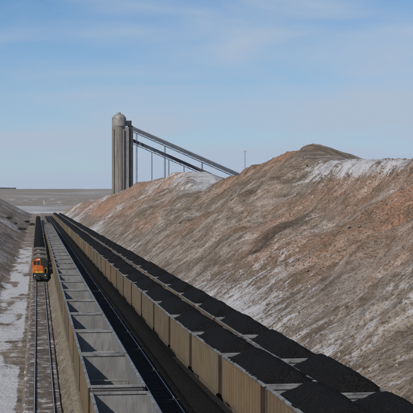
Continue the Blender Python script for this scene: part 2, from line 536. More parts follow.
def mat_ground():
    m = NT("cut_bank_earth")
    P = m.coord('World')
    Pd = m.coord('World', (0.46, 1.0, 1.0), (0, 0, R(14)))       # long axis runs down the slopes
    big = m.noise(P, 0.085, 7, 0.62, 0.4)
    mid = m.noise(Pd, 0.42, 7, 0.62, 0.6)
    fin = m.noise(P, 3.2, 6, 0.68)
    med = m.noise(P, 0.8, 6, 0.62)
    c = m.ramp(mid, [(0.30, (0.11, 0.083, 0.06)), (0.43, (0.20, 0.158, 0.122)), (0.53, (0.33, 0.272, 0.22)), (0.66, (0.52, 0.455, 0.40))])
    band = m.noise(m.coord('World', (0.40, 1.0, 1.0), (0, 0, R(18))), 0.15, 6, 0.6, 0.5)
    c = m.mix(m.ramp(band, [(0.52, 0.0), (0.62, 0.75)]), c, (0.15, 0.118, 0.085))
    c = m.mix(m.ramp(band, [(0.36, 0.55), (0.46, 0.0)]), c, (0.47, 0.42, 0.37))
    c = m.mix(m.ramp(big, [(0.50, 0.0), (0.60, 0.5)]), c, (0.16, 0.13, 0.088))
    c = m.mix(m.ramp(big, [(0.36, 0.5), (0.46, 0.0)]), c, (0.46, 0.41, 0.355))
    c = m.mix(m.ramp(med, [(0.53, 0.0), (0.68, 0.7)]), c, (0.085, 0.067, 0.05))
    # red clinker
    rf = m.math('MULTIPLY', m.attr("red"), m.ramp(m.math('ADD', m.math('MULTIPLY', med, 0.5), m.math('MULTIPLY', mid, 0.5)), [(0.38, 0.15), (0.54, 1.0)]), True)
    rc = m.ramp(fin, [(0.3, (0.26, 0.13, 0.08)), (0.65, (0.50, 0.265, 0.155))])
    c = m.mix(rf, c, rc)
    c = m.mix(m.math('MULTIPLY', m.attr("grass"), 1.0, True), c, m.ramp(med, [(0.35, (0.19, 0.16, 0.12)), (0.7, (0.30, 0.25, 0.18))]))
    # clods and stones
    c = m.mix(m.ramp(fin, [(0.36, 0.8), (0.49, 0.0)]), c, (0.06, 0.048, 0.04))
    c = m.mix(m.ramp(fin, [(0.56, 0.0), (0.70, 0.6)]), c, (0.46, 0.42, 0.37))
    # snow lying in patches
    sn = m.math('ADD', m.attr("snow"), m.math('MULTIPLY', m.math('SUBTRACT', mid, 0.5), 0.75))
    sn = m.math('ADD', sn, m.math('MULTIPLY', m.math('SUBTRACT', med, 0.5), 0.65))
    sn = m.math('ADD', sn, m.math('MULTIPLY', m.math('SUBTRACT', fin, 0.5), 0.50))
    sf = m.ramp(sn, [(0.46, 0.0), (0.54, 0.5), (0.74, 0.92)])
    c = m.mix(sf, c, (0.62, 0.63, 0.66))
    # coal fines on the track bed, plus the dark hollow painted on the bank
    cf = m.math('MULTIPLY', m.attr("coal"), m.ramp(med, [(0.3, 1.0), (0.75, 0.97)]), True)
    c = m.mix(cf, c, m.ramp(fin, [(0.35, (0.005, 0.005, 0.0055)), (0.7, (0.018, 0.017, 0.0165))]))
    m.bump(m.math('ADD', m.math('MULTIPLY', fin, 0.8), m.math('ADD', med, m.math('MULTIPLY', mid, 0.7))), 0.9, 0.5)
    m.bsdf.inputs["Specular IOR Level"].default_value = 0.1
    return m.done(c, 0.92)
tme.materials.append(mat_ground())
ground = bpy.data.objects.new("ground", tme)
COL.objects.link(ground)
tag(ground, kind='structure')

# ------------------------------------------------------------------ tracks
def shift_x(y):                     # both loaded tracks swing slightly to the right near the bridge
    return 0.45 * (1 - min(max((y - 58) / 62.0, 0), 1)) ** 1.5 if y < 120 else 0.0
def lift1(y):
    return 0.45 * float(lift(np.array([float(y)]))[0])

def mat_tie(name, a, b, snowy):
    m = NT(name)
    v = m.coord('Object', offset_random=False)
    n = m.noise(v, 1.4, 6, 0.65)
    k = m.noise(v, 0.8, 5, 0.6)
    c = m.mix(m.ramp(n, [(0.35, 0.0), (0.65, 1.0)]), a, b)
    c = m.mix(m.ramp(k, [(0.62 - snowy, 0.0), (0.80 - snowy, 0.8)]), c, (0.62, 0.62, 0.66))
    return m.done(c, 0.9)
M_TIE_L = mat_tie("weathered_tie", (0.05, 0.042, 0.037), (0.12, 0.098, 0.082), 0.10)
M_TIE_C = mat_tie("coal_black_tie", (0.009, 0.0085, 0.008), (0.024, 0.022, 0.02), -0.3)

def mat_ballast(name, dark):
    m = NT(name)
    v = m.coord('World')
    f = m.noise(v, 7.0, 5, 0.7)
    g = m.noise(m.coord('World', (1.6, 0.35, 1)), 1.1, 6, 0.6)
    if dark:
        c = m.mix(m.ramp(f, [(0.35, 0.0), (0.7, 1.0)]), (0.005, 0.005, 0.005), (0.015, 0.0145, 0.014))
    else:
        c = m.mix(m.ramp(f, [(0.35, 0.0), (0.65, 1.0)]), (0.11, 0.092, 0.08), (0.21, 0.178, 0.155))
        c = m.mix(m.ramp(g, [(0.54, 0.0), (0.66, 0.75)]), c, (0.60, 0.60, 0.65))
        c = m.mix(m.ramp(g, [(0.32, 0.6), (0.42, 0.0)]), c, (0.10, 0.085, 0.07))
    m.bump(f, 0.8, 0.08)
    m.bsdf.inputs['Specular IOR Level'].default_value = 0.03
    return m.done(c, 0.95)
M_BAL_L = mat_ballast("snow_dusted_ballast", False)
M_BAL_T = simple('tan_dusty_ballast', (0.17, 0.145, 0.105), 0.95, 0, 0.4, 3.0)
M_BAL_C = mat_ballast("coal_dusted_ballast", True)

def track(xc, zoff, y0, y1, swing, tie_m, bal_m, tie_end=520):
    root = tag(empty("railway_track", (xc, 0, 0)), kind='structure')
    def cx(y): return shift_x(y) if swing else 0.0
    def cz(y): return zoff + (lift1(y) if 13 < xc < 15 else 0.0)
    segs = [y0]
    while segs[-1] < y1:
        segs.append(min(y1, segs[-1] + (2.5 if segs[-1] < 130 else 12.0)))
    # ballast bed
    b = MB()
    prof = [(-1.95, -0.42), (-1.55, -0.205), (1.55, -0.205), (1.95, -0.42)] if xc > 3 else [(-1.75, -0.42), (-1.5, -0.205), (1.28, -0.205), (1.36, -0.42)]
    vs = []; fs = []
    for i, y in enumerate(segs):
        vs += [(cx(y) + px, y, cz(y) + pz) for px, pz in prof]
    for i in range(len(segs) - 1):
        for k in range(3):
            a = i * 4 + k
            fs.append((a, a + 1, a + 5, a + 4))
    b.add(vs, fs)
    b.build("ballast", bal_m, root)
    for s in (-1, 1):
        r = MB()
        x = s * 0.7525
        for a, c in zip(segs[:-1], segs[1:]):
            for (w0, w1, h0, h1, mi) in ((-0.075, 0.075, -0.178, -0.16, 1), (-0.012, 0.012, -0.16, -0.04, 1), (-0.037, 0.037, -0.04, -0.006, 1), (-0.030, 0.030, -0.006, 0.0, 0)):
                vs = []
                for yy in (a, c):
                    for ww, hh in ((w0, h0), (w1, h0), (w1, h1), (w0, h1)):
                        vs.append((cx(yy) + x + ww, yy, cz(yy) + hh))
                r.add(vs, [(0, 1, 5, 4), (1, 2, 6, 5), (2, 3, 7, 6), (3, 0, 4, 7)], mi)
        r.build("rail", [M_RAILTOP, M_RAILSIDE], root)
    t = MB(); y = y0
    rr = random.Random(3)
    while y < min(y1, tie_end):
        dx = rr.uniform(-0.04, 0.04); a = rr.uniform(-0.012, 0.012)
        hw = 1.25
        t.box(cx(y) - hw + dx, cx(y) + hw + dx, y, y + 0.23, cz(y) - 0.33, cz(y) - 0.182 + a)
        y += 0.53 + rr.uniform(-0.02, 0.02)
    o = t.build("sleeper", tie_m, root)
    o["kind"] = 'stuff'
    return root

LX, LZ = 0.50, -1.50
track(LX, LZ, 40, 1170, False, M_TIE_L, M_BAL_L)
track(4.50, 0, 40, 1170, False, M_TIE_C, M_BAL_T, 60)
track(9.08, 0, 40, 1170, False, M_TIE_C, M_BAL_C, 400)
track(13.65, 0, 40, 1170, True, M_TIE_C, M_BAL_C, 120)
track(18.12, -0.45, 40, 1170, True, M_TIE_C, M_BAL_C, 60)

# ------------------------------------------------------------------ coal cars
PITCH = 16.2
BL = 7.55          # half body length
HW = 1.52          # half width of sheets
def make_car(name, loaded, detail):
    root = empty(name)
    zb, zt = 0.98, 3.62
    b = MB()
    t = 0.05
    e = 1.35                                   # painted end bay
    # side sheets
    for s in (-1, 1):
        x0, x1 = (s * HW - t / 2, s * HW + t / 2)
        b.box(x0, x1, -BL + e, BL, zb, zt, 0)
        xi = s * (HW - t / 2 - 0.004)
        b.box(min(xi, xi - s * 0.006), max(xi, xi - s * 0.006), -BL + 0.06, BL - 0.06, zb, zt, 1)
        n = 14 if detail else 7
        for i in range(n + 1):
            y = -BL + e + 0.05 + (2 * BL - e - 0.10) * i / n
            xa, xb = s * (HW + t / 2), s * (HW + t / 2 + 0.07)
            b.box(min(xa, xb), max(xa, xb), y - 0.05, y + 0.05, zb + 0.02, zt - 0.02, 0)
        xa, xb = s * (HW + t / 2 + 0.0), s * (HW + t / 2 + 0.09)
        b.box(min(xa, xb), max(xa, xb), -BL + e, BL, zb - 0.10, zb + 0.015, 0)
    # end sheets
    for s in (-1, 1):
        ya, yb = s * BL, s * (BL - 0.04)
        b.box(-HW + t / 2 + .002, HW - t / 2 - .002, min(ya, yb), max(ya, yb), zb - 0.15, zt, 1)
        for k in range(4):
            x = -1.05 + 0.7 * k
            ya, yb = s * BL, s * (BL + 0.07)
            b.box(x - 0.05, x + 0.05, min(ya, yb), max(ya, yb), zb, zt - 0.1, 1)
    # floor with two lowered tubs between the bogies
    b.box(-HW + t, HW - t, -BL + .05, BL - .05, zb, zb + 0.05, 1)
    b.prism([(-5.2, 0.98), (-4.4, 0.45), (4.4, 0.45), (5.2, 0.98)], 'x', -1.45, 1.45, 0)
    if not loaded and detail:
        for yy in (-3.8, 0, 3.8):                                    # inner cross braces
            b.cyl((-HW + t, yy, 2.45), (HW - t, yy, 2.45), 0.06, 8, mi=1)
            b.bar((-HW + t, yy, 2.45), (-0.1, yy, 1.05), 0.08, 0.08, 1)
            b.bar((HW - t, yy, 2.45), (0.1, yy, 1.05), 0.08, 0.08, 1)
    b.build("body", [M_OUT, M_IN], root)
    # painted rotary-coupler end bay
    for s in (-1, 1):
        p = MB()
        x0, x1 = (s * HW - t / 2, s * HW + t / 2)
        p.box(x0, x1, -BL, -BL + e - 0.004, zb, zt)
        xa, xb = s * (HW + t / 2), s * (HW + t / 2 + 0.07)
        for yy in (-BL + 0.06, -BL + 0.62):
            p.box(min(xa, xb), max(xa, xb), yy - 0.05, yy + 0.05, zb + 0.02, zt - 0.02)
        p.build("end_panel", M_ENDP, root)
    q = MB()
    q.box(-HW + .03, HW - .03, -BL - 0.085, -BL - 0.075, zb - .1, zt - 0.11)
    q.build("end_sheet", M_STEEL, root)
    # top chord
    c = MB()
    for s in (-1, 1):
        xa, xb = s * (HW - 0.05), s * (HW + 0.12)
        c.box(min(xa, xb), max(xa, xb), -BL - 0.05, BL + 0.05, zt, zt + 0.14)
        ya, yb = s * (BL - 0.12), s * (BL + 0.10)
        c.box(-HW + 0.052, HW - 0.052, min(ya, yb), max(ya, yb), zt + 0.003, zt + 0.143)
    c.build("top_chord", M_RIM, root, bevel=0.02 if detail else 0)
    # under frame
    u = MB()
    u.box(-0.32, 0.32, -BL - 0.12, BL + 0.12, 0.72, zb - 0.004)
    for s in (-1, 1):
        u.box(-1.35, 1.35, s * 7.3 - 0.14, s * 7.3 + 0.14, 0.82, zb - 0.16)
    u.build("underframe", M_STEEL, root)
    if detail:
        for s in (-1, 1):
            k = MB()
            k.box(-0.13, 0.13, min(s * (BL + .12), s * (BL + .52)), max(s * (BL + .12), s * (BL + .52)), 0.76, 0.98)
            k.box(-0.19, 0.19, min(s * (BL + .30), s * (BL + .50)), max(s * (BL + .30), s * (BL + .50)), 0.72, 1.02)
            k.build("coupler", M_STEEL, root)
            g = MB()
            yc = s * 6.15
            for q in (-1, 1):
                x = q * 1.02
                g.prism([(yc - 1.25, 0.36), (yc - 1.2, 0.62), (yc - 0.45, 0.80), (yc + 0.45, 0.80), (yc + 1.2, 0.62), (yc + 1.25, 0.36), (yc + 0.8, 0.40), (yc + 0.4, 0.22), (yc - 0.4, 0.22), (yc - 0.8, 0.40)], 'x', x - 0.09, x + 0.09)
            g.box(-0.93, 0.93, yc - 0.2, yc + 0.2, 0.42, 0.70)
            tr = g.build("bogie", M_TRUCK, root)
            for w in (-0.89, 0.89):
                ww = MB()
                for q in (-1, 1):
                    ww.cyl((q * 0.70, yc + w, 0.455), (q * 0.82, yc + w, 0.455), 0.455, 20)
                    ww.cyl((q * 0.67, yc + w, 0.455), (q * 0.70, yc + w, 0.455), 0.49, 20)
                ww.cyl((-0.8, yc + w, 0.455), (0.8, yc + w, 0.455), 0.09, 8)
                ww.build("wheelset", M_WHEEL, tr)
        # ladder at the near left corner
        l = MB()
        for x in (-1.40, -1.0):
            l.bar((x, -BL - 0.12, 0.9), (x, -BL - 0.12, 3.5), 0.03, 0.03)
        for i in range(7):
            l.bar((-1.41, -BL - 0.12, 1.05 + 0.38 * i), (-0.99, -BL - 0.12, 1.05 + 0.38 * i), 0.025, 0.025)
        l.build("ladder", M_RIM, root)
    return root

def heap_mesh(seed, nx_, ny_, lapx=0.03, hh=0.88):
    """coal piled in the car: fills it from the floor, rises above the rim in a long rough heap"""
    rr = random.Random(seed)
    W, L = HW - 0.04, BL - 0.07
    gx = np.linspace(-1, 1, nx_); gy = np.linspace(-1, 1, ny_)
    A, B = np.meshgrid(gx, gy)
    X, Y = A * W, B * L
    hmax = hh + rr.uniform(-0.10, 0.14)
    off1, off2 = rr.uniform(0.9, 1.5), rr.uniform(0.5, 1.0)
    side = 0.04 + 0.72 * (W - np.abs(X - 0.12 * rr.uniform(-1, 1)))
    e1 = 0.70 * (L - off1 - Y) - 0.35; e2 = 0.70 * (L - off2 + Y) - 0.35
    e = smin(e1, e2, 0.4)
    z = smin(smin(side, e, 0.35), np.full_like(X, hmax), 0.45)
    z = z + 0.17 * fbm(X / 1.5 + seed * 7, Y / 2.4, 4, seed) + 0.07 * fbm(X * 2.2, Y * 2.2, 3, seed + 5)
    z = np.clip(z + 3.70, 3.0, 9)
    edge = np.abs(A) > 0.999
    lap = edge & (z > 3.72)
    X = np.where(lap, np.sign(A) * (HW + lapx), X)
    z = np.where(lap, np.maximum(3.767, np.minimum(z, 3.80)), z)
    second = (np.abs(A) > 1 - 2.2 / (nx_ - 1)) & ~edge
    z = np.where(second & (z > 3.72), np.maximum(z, 3.79), z)
    z = np.where(edge & ~lap, np.minimum(z, 3.60), z)
    vs = [tuple(p) for p in np.stack([X.ravel(), Y.ravel(), z.ravel()], 1).tolist()]
    fs = []
    for j in range(ny_ - 1):
        for i in range(nx_ - 1):
            a = j * nx_ + i
            fs.append((a, a + 1, a + nx_ + 1, a + nx_))
    n = len(vs)
    ring = [i for i in range(nx_)] + [j * nx_ + nx_ - 1 for j in range(1, ny_)] + [(ny_ - 1) * nx_ + i for i in range(nx_ - 2, -1, -1)] + [j * nx_ for j in range(ny_ - 2, 0, -1)]
    m = len(ring)
    for r in ring:
        vs.append((max(-W, min(W, vs[r][0])), vs[r][1], min(vs[r][2] - 0.01, 3.69)))
    for r in ring:
        vs.append((max(-W, min(W, vs[r][0])), vs[r][1], 1.06))
    for k in range(m):
        k2 = (k + 1) % m
        fs.append((ring[k], n + k, n + k2, ring[k2]))
        fs.append((n + k, n + m + k, n + m + k2, n + k2))
    fs.append(tuple(n + m + k for k in range(m)))
    return vs, fs

def make_heap(seed, detail, lapx):
    b = MB()
    vs, fs = heap_mesh(seed, 15 if detail else 7, 61 if detail else 21, 0.03 if lapx > 0.2 else lapx, 1.12 if lapx > 0.2 else 0.80)
    b.add(vs, fs)
    return b.build("coal_load", M_COAL, smooth=False)

# prototypes (each becomes the first of its row)
PROTO = {}
def get_car(loaded, detail):
    key = (loaded, detail)
    if key not in PROTO:
        PROTO[key] = make_car("coal_car", loaded, detail)
        return PROTO[key]
    return copy_tree(PROTO[key])
HEAPS = {}
def get_heap(seed, detail, lapx):
    key = (seed, detail, lapx)
    if key not in HEAPS:
        HEAPS[key] = make_heap(seed, detail, lapx)
        return HEAPS[key]
    o = HEAPS[key].copy(); COL.objects.link(o)
    return o

rng = random.Random(5)
def run_train(xc, zc, y_first, n, loaded, swing, row_label, coal_label, group, lift_on=False, gaps=(), detail_to=330):
    """cars coupled from y_first (near end of first car body) into the distance"""
    y = y_first
    cars = []
    for i in range(n):
        yc = y + PITCH / 2
        k = i + 1
        o = get_car(loaded, yc < detail_to)
        dx = shift_x(yc) if swing else 0.0
        dz = lift1(yc) if lift_on else 0.0
        pitch = math.atan2((lift1(yc + 6) - lift1(yc - 6)), 12) if lift_on else 0.0
        yaw = -math.atan2((shift_x(yc + 6) - shift_x(yc - 6)), 12) if swing else 0.0
        o.location = (xc + dx, yc, zc + dz)
        o.rotation_euler = (pitch, 0, yaw)
        tag(o, row_label % ordinal(k), "coal car", group)
        if loaded:
            h = get_heap(rng.choice((1, 2, 3, 4, 5, 6, 7)), yc < 420, 0.10 if lift_on else (0.3 if xc > 16 else 0.03))
            h.location = o.location
            flip = 0 if yc < 120 else rng.choice((0, 0, math.pi))
            h.scale = (1, 1, 1)
            h.rotation_euler = (pitch if flip == 0 else -pitch, 0, yaw + flip)
            tag(h, coal_label % ordinal(k), "coal load", "heaps of coal in the " + group)
        y += PITCH + (1.5 if i in gaps else 0.0)
    return y

# middle row: empties
run_train(4.50, 0, 56.15, 30, False, False,
          "empty grey coal car, %s from the bottom edge in the middle train",
          "", "empty coal cars in the middle train", gaps=(0, 8, 15))
# first loaded row, its tan sides in view
run_train(13.65, 0, 53.85, 61, True, True,
          "tan ribbed loaded coal car, %s from the bottom edge in the tan-sided train",
          "black coal heap in the %s car, counted from the bottom, of the tan-sided train", "tan-sided loaded train", lift_on=True)
run_train(18.12, -0.45, 55.9, 61, True, True,
          "loaded coal car, %s from the bottom edge in the train beside the hill",
          "black coal heap in the %s car of the train beside the hill", "loaded train beside the hill")

# loaded train behind the orange locomotive
# ------------------------------------------------------------------ locomotives
def make_loco(front):
    """origin at the rail under the front coupler, body runs towards +Y"""
    root = empty("locomotive")
    L = 22.0
    f = MB()
    f.box(-1.45, 1.45, 0.5, L - 0.4, 1.25, 1.52)
    f.box(-0.5, 0.5, 0.2, L - 0.2, 0.9, 1.25)
    f.build("frame", M_BLACKP, root)
    p = MB()
    p.prism([(0.35, 0.30), (0.15, 0.42), (0.22, 1.30), (0.50, 1.30), (0.50, 0.30)], 'x', -1.42, 1.42)
    p.build("pilot", M_BLACKP, root)
    s = MB()
    for x in (-1.25, 1.25):
        for i in range(4):
            s.box(x - 0.2, x + 0.2, 0.5 + 0.2 * i - 0.35, 0.8 + 0.2 * i - 0.35, 0.45 + 0.28 * i, 0.49 + 0.28 * i)
    s.build("step", M_HEADB, root)
    # nose
    n = MB()
    n.prism([(-1.02, 1.52), (0.62, 1.52), (0.62, 2.75), (0.42, 2.95), (-0.82, 2.95), (-1.02, 2.75)], 'y', 1.15, 2.6)
    n.build("nose", M_ORANGE if front else M_ROOF, root, bevel=0.06)
    st = MB()
    st.box(-0.98, 0.58, 1.125, 1.148, 1.62, 1.80)
    st.build("nose_stripe", M_YEL, root)
    # cab
    c = MB()
    c.prism([(-1.5, 1.53), (0.10, 1.53), (0.10, 4.42), (-0.85, 4.42), (-1.5, 3.98)], 'y', 2.6, 5.4, 0)
    c.prism([(0.104, 1.53), (1.5, 1.53), (1.5, 3.98), (0.85, 4.42), (0.104, 4.42)], 'y', 2.6, 5.4, 1)
    c.build("cab", [M_ORANGE if front else M_MAROON, M_BLACKP], root)
    rf = MB()
    rf.prism([(-1.56, 3.99), (-0.88, 4.46), (0.88, 4.46), (1.56, 3.99), (1.56, 4.07), (0.90, 4.56), (-0.90, 4.56), (-1.56, 4.07)], 'y', 2.5, 5.5)
    rf.build("cab_roof", M_ROOF, root)
    for x0, x1 in ((-1.28, -0.72), (-0.6, -0.06), (0.5, 0.98), (1.04, 1.34)):
        w = MB(); w.box(x0, x1, 2.565, 2.598, 3.05, 3.86)
        w.build("windscreen", M_GLASS, root)
    for s_ in (-1, 1):
        sw = MB(); xa, xb = s_ * 1.502, s_ * 1.53
        sw.box(min(xa, xb), max(xa, xb), 3.2, 4.2, 3.0, 3.75)
        sw.build("side_window", M_GLASS, root)
    for x in (-0.42, -0.14):
        h = MB(); h.cyl((x, 2.50, 4.10), (x, 2.598, 4.10), 0.13, 12)
        hb = h.build("headlight", M_LAMPG, root)
    for x in (-1.0, 1.0):
        h = MB(); h.cyl((x, 0.10, 1.10), (x, 0.145, 1.10), 0.11, 12)
        h.build("ditch_light", M_LAMPG, root)
    # long hood
    b = MB()
    b.prism([(-0.86, 1.53), (0.86, 1.53), (0.86, 3.95), (0.62, 4.2), (-0.62, 4.2), (-0.86, 3.95)], 'y', 5.4, 17.2, 0)
    b.prism([(-1.05, 1.60), (1.05, 1.60), (1.05, 4.05), (0.8, 4.28), (-0.8, 4.28), (-1.05, 4.05)], 'y', 17.2, 21.2, 0)
    b.box(-1.52, 1.52, 17.4, 20.9, 3.3, 4.15, 0)
    b.box(-0.862, -0.90, 5.6, 17.0, 1.9, 2.3, 1) if False else b.box(-0.90, -0.864, 5.6, 17.0, 1.9, 2.3, 1)
    b.build("hood", [M_ROOF, M_YEL], root)
    r = MB()
    for yy in (7.0, 9.4, 12.2):
        r.box(-0.5, 0.5, yy, yy + 1.2, 4.2, 4.45)
    r.cyl((0, 14.5, 4.2), (0, 14.5, 4.5), 0.4, 16)
    r.build("roof_vent", M_ROOF, root)
    ft = MB()
    ft.prism([(-1.3, 0.55), (-1.0, 0.35), (1.0, 0.35), (1.3, 0.55), (1.38, 1.24), (-1.38, 1.24)], 'y', 8.2, 13.4)
    ft.build("fuel_tank", M_BLACKP, root)
    for yc in (4.3, 17.3):
        g = MB()
        for q in (-1, 1):
            g.box(q * 1.1 - 0.12, q * 1.1 + 0.12, yc - 2.3, yc + 2.3, 0.42, 0.85)
        g.box(-0.95, 0.95, yc - 0.4, yc + 0.4, 0.45, 0.85)
        tr = g.build("bogie", M_TRUCK, root)
        for dy in (-1.9, 0, 1.9):
            ww = MB()
            for q in (-1, 1):
                ww.cyl((q * 0.68, yc + dy, 0.53), (q * 0.82, yc + dy, 0.53), 0.53, 20)
            ww.build("wheelset", M_WHEEL, tr)
    hr = MB()
    for q in (-1, 1):
        x = q * 1.42
        hr.bar((x, 5.6, 2.5), (x, 17.0, 2.5), 0.035, 0.035)
        for i in range(9):
            yy = 5.6 + 11.4 * i / 8
            hr.bar((x, yy, 1.53), (x, yy, 2.5), 0.03, 0.03)
        hr.bar((q * 1.35, 0.55, 1.3), (q * 1.35, 0.55, 2.5), 0.04, 0.04)
        hr.bar((q * 0.75, 0.55, 1.52), (q * 0.75, 0.55, 2.5), 0.04, 0.04)
        hr.bar((q * 1.35, 0.55, 2.5), (q * 0.75, 0.55, 2.5), 0.04, 0.04)
    hr.build("handrail", M_YEL, root)
    k = MB()
    k.box(-0.14, 0.14, -0.35, 0.2, 0.74, 1.0)
    k.box(-0.2, 0.2, -0.35, -0.1, 0.70, 1.04)
    k.build("coupler", M_STEEL, root)
    return root

loco = make_loco(True)
YL = 256.0
loco.location = (LX, YL, LZ)
tag(loco, "lead locomotive with bright orange nose and cab front, facing us on the left track", "locomotive", "locomotives on the left track")
dark_loco = None
for i, lab in ((1, "second locomotive coupled right behind the orange-fronted leader on the left track"),
               (2, "third locomotive, last before the dark loaded cars on the left track")):
    if dark_loco is None:
        dark_loco = o = make_loco(False)
    else:
        o = copy_tree(dark_loco)
    o.location = (LX, YL + 22.6 * i, LZ)
    tag(o, lab, "locomotive", "locomotives on the left track")
run_train(LX, LZ, YL + 22.6 * 3 + 0.2, 38, True, False,
          "loaded coal car, %s behind the three locomotives on the left track",
          "coal heap in the %s car behind the left track locomotives", "loaded train behind the locomotives", detail_to=360)

# dark locomotive at the far head of the empties
o = copy_tree(dark_loco)
o.location = (4.5, 56.15 + PITCH * 30 + 1.5 * 3 + 22.4, 0)
o.rotation_euler = (0, 0, math.pi)
tag(o, "small far locomotive at the far end of the empty grey train", "locomotive", "locomotives on the left track")
o["group"] = "locomotive of the empty train"

# ------------------------------------------------------------------ loadout tower and conveyors
def px(x, y, Y):
    """photo pixel -> point at forward distance Y"""
    al, pt = R(7.41), R(0.286)
    dx, dz = (x - 206.5) / 1300.0, -(y - 206.5) / 1300.0
    fwd = Vector((math.sin(al) * math.cos(pt), math.cos(al) * math.cos(pt), -math.sin(pt)))
    rt = Vector((math.cos(al), -math.sin(al), 0))
    up = rt.cross(fwd)
    d = fwd + rt * dx + up * dz
    t = Y / d.y
    return Vector((0, 0, CAM_H)) + d * t

TY = 900.0
c0 = px(118.2, 200, TY)
zg = ground_z(c0.x, TY) - 1.0
ztop = px(118, 126.5, TY).z
tower = empty("loadout_tower", (c0.x, TY, zg))
tag(tower, "tall pale concrete coal loadout tower with a rounded metal cap on the skyline", "tower")
H = ztop - zg
b = MB()
b.cyl((0, 0, 0), (0, 0, H), 4.35, 40)
for s in (-1, 1):
    b.box(s * 3.4 - 0.35, s * 3.4 + 0.35, -4.0, -2.0, 0, H - 2)
b.build("silo_barrel", M_CONC, tower)
b = MB()
b.box(3.7, 7.3, -2.2, 4.5, 0, H - 0.5)
for i in range(12):
    zz = H * (i + 0.5) / 12
    b.box(3.9, 7.1, -2.32, -2.203, zz, zz + 0.5)
b.build("stair_tower", M_CLAD, tower)
b = MB()
b.box(7.32, 10.3, -0.8, 4.6, 0, H + 0.6)
b.build("elevator_shaft", M_CLADD, tower)
b = MB()
prof = [(4.7, 0), (4.9, 0.8), (4.9, 5.0), (4.5, 6.6), (3.4, 7.9), (1.8, 8.7), (1.2, 8.8), (1.2, 9.6), (0.3, 9.8)]
vs = []; fs = []; n = 28
for r_, z_ in prof:
    vs += [(r_ * math.cos(2 * math.pi * i / n), r_ * math.sin(2 * math.pi * i / n), z_) for i in range(n)]
for k in range(len(prof) - 1):
    fs += [(k * n + i, k * n + (i + 1) % n, (k + 1) * n + (i + 1) % n, (k + 1) * n + i) for i in range(n)]
fs += [tuple(range(n))[::-1], tuple((len(prof) - 1) * n + i for i in range(n))]
b.add(vs, fs)
hd = b.build("cap", M_DOME, tower)
hd.location = (0.6, 0, H + 0.01)
b = MB(); b.box(-2.2, 3.6, -1.8, 3.6, 0, 3.4); b.box(-1.8, 3.2, -2.0, -1.803, 1.2, 2.4)
hh = b.build("head_house", M_CLADD, tower); hh.location = (5.6, 0, H + 0.62)
b = MB()
for i in range(9):
    a = 2 * math.pi * i / 9
    b.bar((5.0 * math.cos(a), 5.0 * math.sin(a), 0), (5.0 * math.cos(a), 5.0 * math.sin(a), 1.2), 0.1, 0.1)
for i in range(28):
    a, a2 = 2 * math.pi * i / 28, 2 * math.pi * (i + 1) / 28
    b.bar((5.0 * math.cos(a), 5.0 * math.sin(a), 1.2), (5.0 * math.cos(a2), 5.0 * math.sin(a2), 1.2), 0.1, 0.1)
rl = b.build("railing", M_GAL, tower); rl.location = (0.6, 0, H + 4.5)

def conveyor(p0, p1, w, h, label, bents):
    p0, p1 = Vector(p0), Vector(p1)
    root = tag(empty("conveyor_gallery", (p1.x, p1.y, ground_z(p1.x, p1.y))), label, "conveyor", "inclined conveyors leading up to the tower")
    o_ = root.location
    g = MB()
    g.bar(p0 - o_, p1 - o_, w, h)
    g.build("gallery", M_GAL, root)
    d = (p1 - p0); L = d.length; n = int(L / 3.2)
    t = MB()                                    # truss below
    sd = Vector((d.y, -d.x, 0)).normalized() * (w / 2)
    dn = Vector((0, 0, -1)) * (h / 2 + 1.3)
    for s in (-1, 1):
        t.bar(p0 - o_ + sd * s + dn, p1 - o_ + sd * s + dn, 0.22, 0.22)
        for i in range(n):
            a = p0 + d * (i / n) - o_ + sd * s
            c = p0 + d * ((i + 1) / n) - o_ + sd * s
            lo = Vector((0, 0, -h / 2)); 
            t.bar(a + (lo if i % 2 else dn), c + (dn if i % 2 else lo), 0.14, 0.14)
    t.build("truss", M_GAL, root)
    rr_ = MB()
    rr_.bar(p0 - o_ + Vector((0, 0, h / 2 + 0.06)), p1 - o_ + Vector((0, 0, h / 2 + 0.06)), w + 0.3, 0.1)
    rr_.build("roof", M_CLAD, root)
    for u in bents:
        q = p0 + d * u
        gz = ground_z(q.x, q.y) - 1
        s_ = MB()
        for k in (-1, 1):
            s_.bar(Vector((q.x, q.y, q.z - h / 2 - 1.3)) - o_ + sd * k * 0.6, Vector((q.x, q.y, gz)) - o_ + sd * k * 0.7, 0.34, 0.34)
        nb = max(2, int((q.z - gz) / 6))
        for k in range(nb):
            za = q.z - h / 2 - 1.3 - (q.z - gz - 2) * k / nb; zb = q.z - h / 2 - 1.3 - (q.z - gz - 2) * (k + 1) / nb
            s_.bar(Vector((q.x, q.y, zb)) - o_ - sd * 0.9, Vector((q.x, q.y, zb)) - o_ + sd * 0.9, 0.16, 0.16)
        s_.build("support", M_GAL, root)
    return root
conveyor(px(128.5, 126.5, TY + 2), px(249, 179.5, 860), 2.6, 2.3, "long upper inclined conveyor gallery from the tower top down behind the right hill", (0.07, 0.31, 0.62, 0.93))
conveyor(px(131.5, 140, TY + 5), px(216, 177, 905), 2.3, 2.0, "shorter lower inclined conveyor gallery below the long one beside the tower", (0.24, 0.44, 0.62))

pp = px(245, 181, 840)
mast = MB(); top_ = px(245, 150, 840).z
gz = ground_z(pp.x, 840) - 0.5
mast.cyl((0, 0, 0), (0, 0, top_ - gz), 0.22, 8, 0.12)
mroot = empty("utility_pole", (pp.x, 840, gz))
mast.build("pole", M_GAL, mroot)
mb = MB(); mb.bar((-1.2, 0, 0), (1.2, 0, 0), 0.14, 0.14); ca = mb.build("crossarm", M_GAL, mroot); ca.location = (0, 0, top_ - gz - 1.2)
tag(mroot, "thin lone pole standing at the lower end of the upper conveyor", "pole")

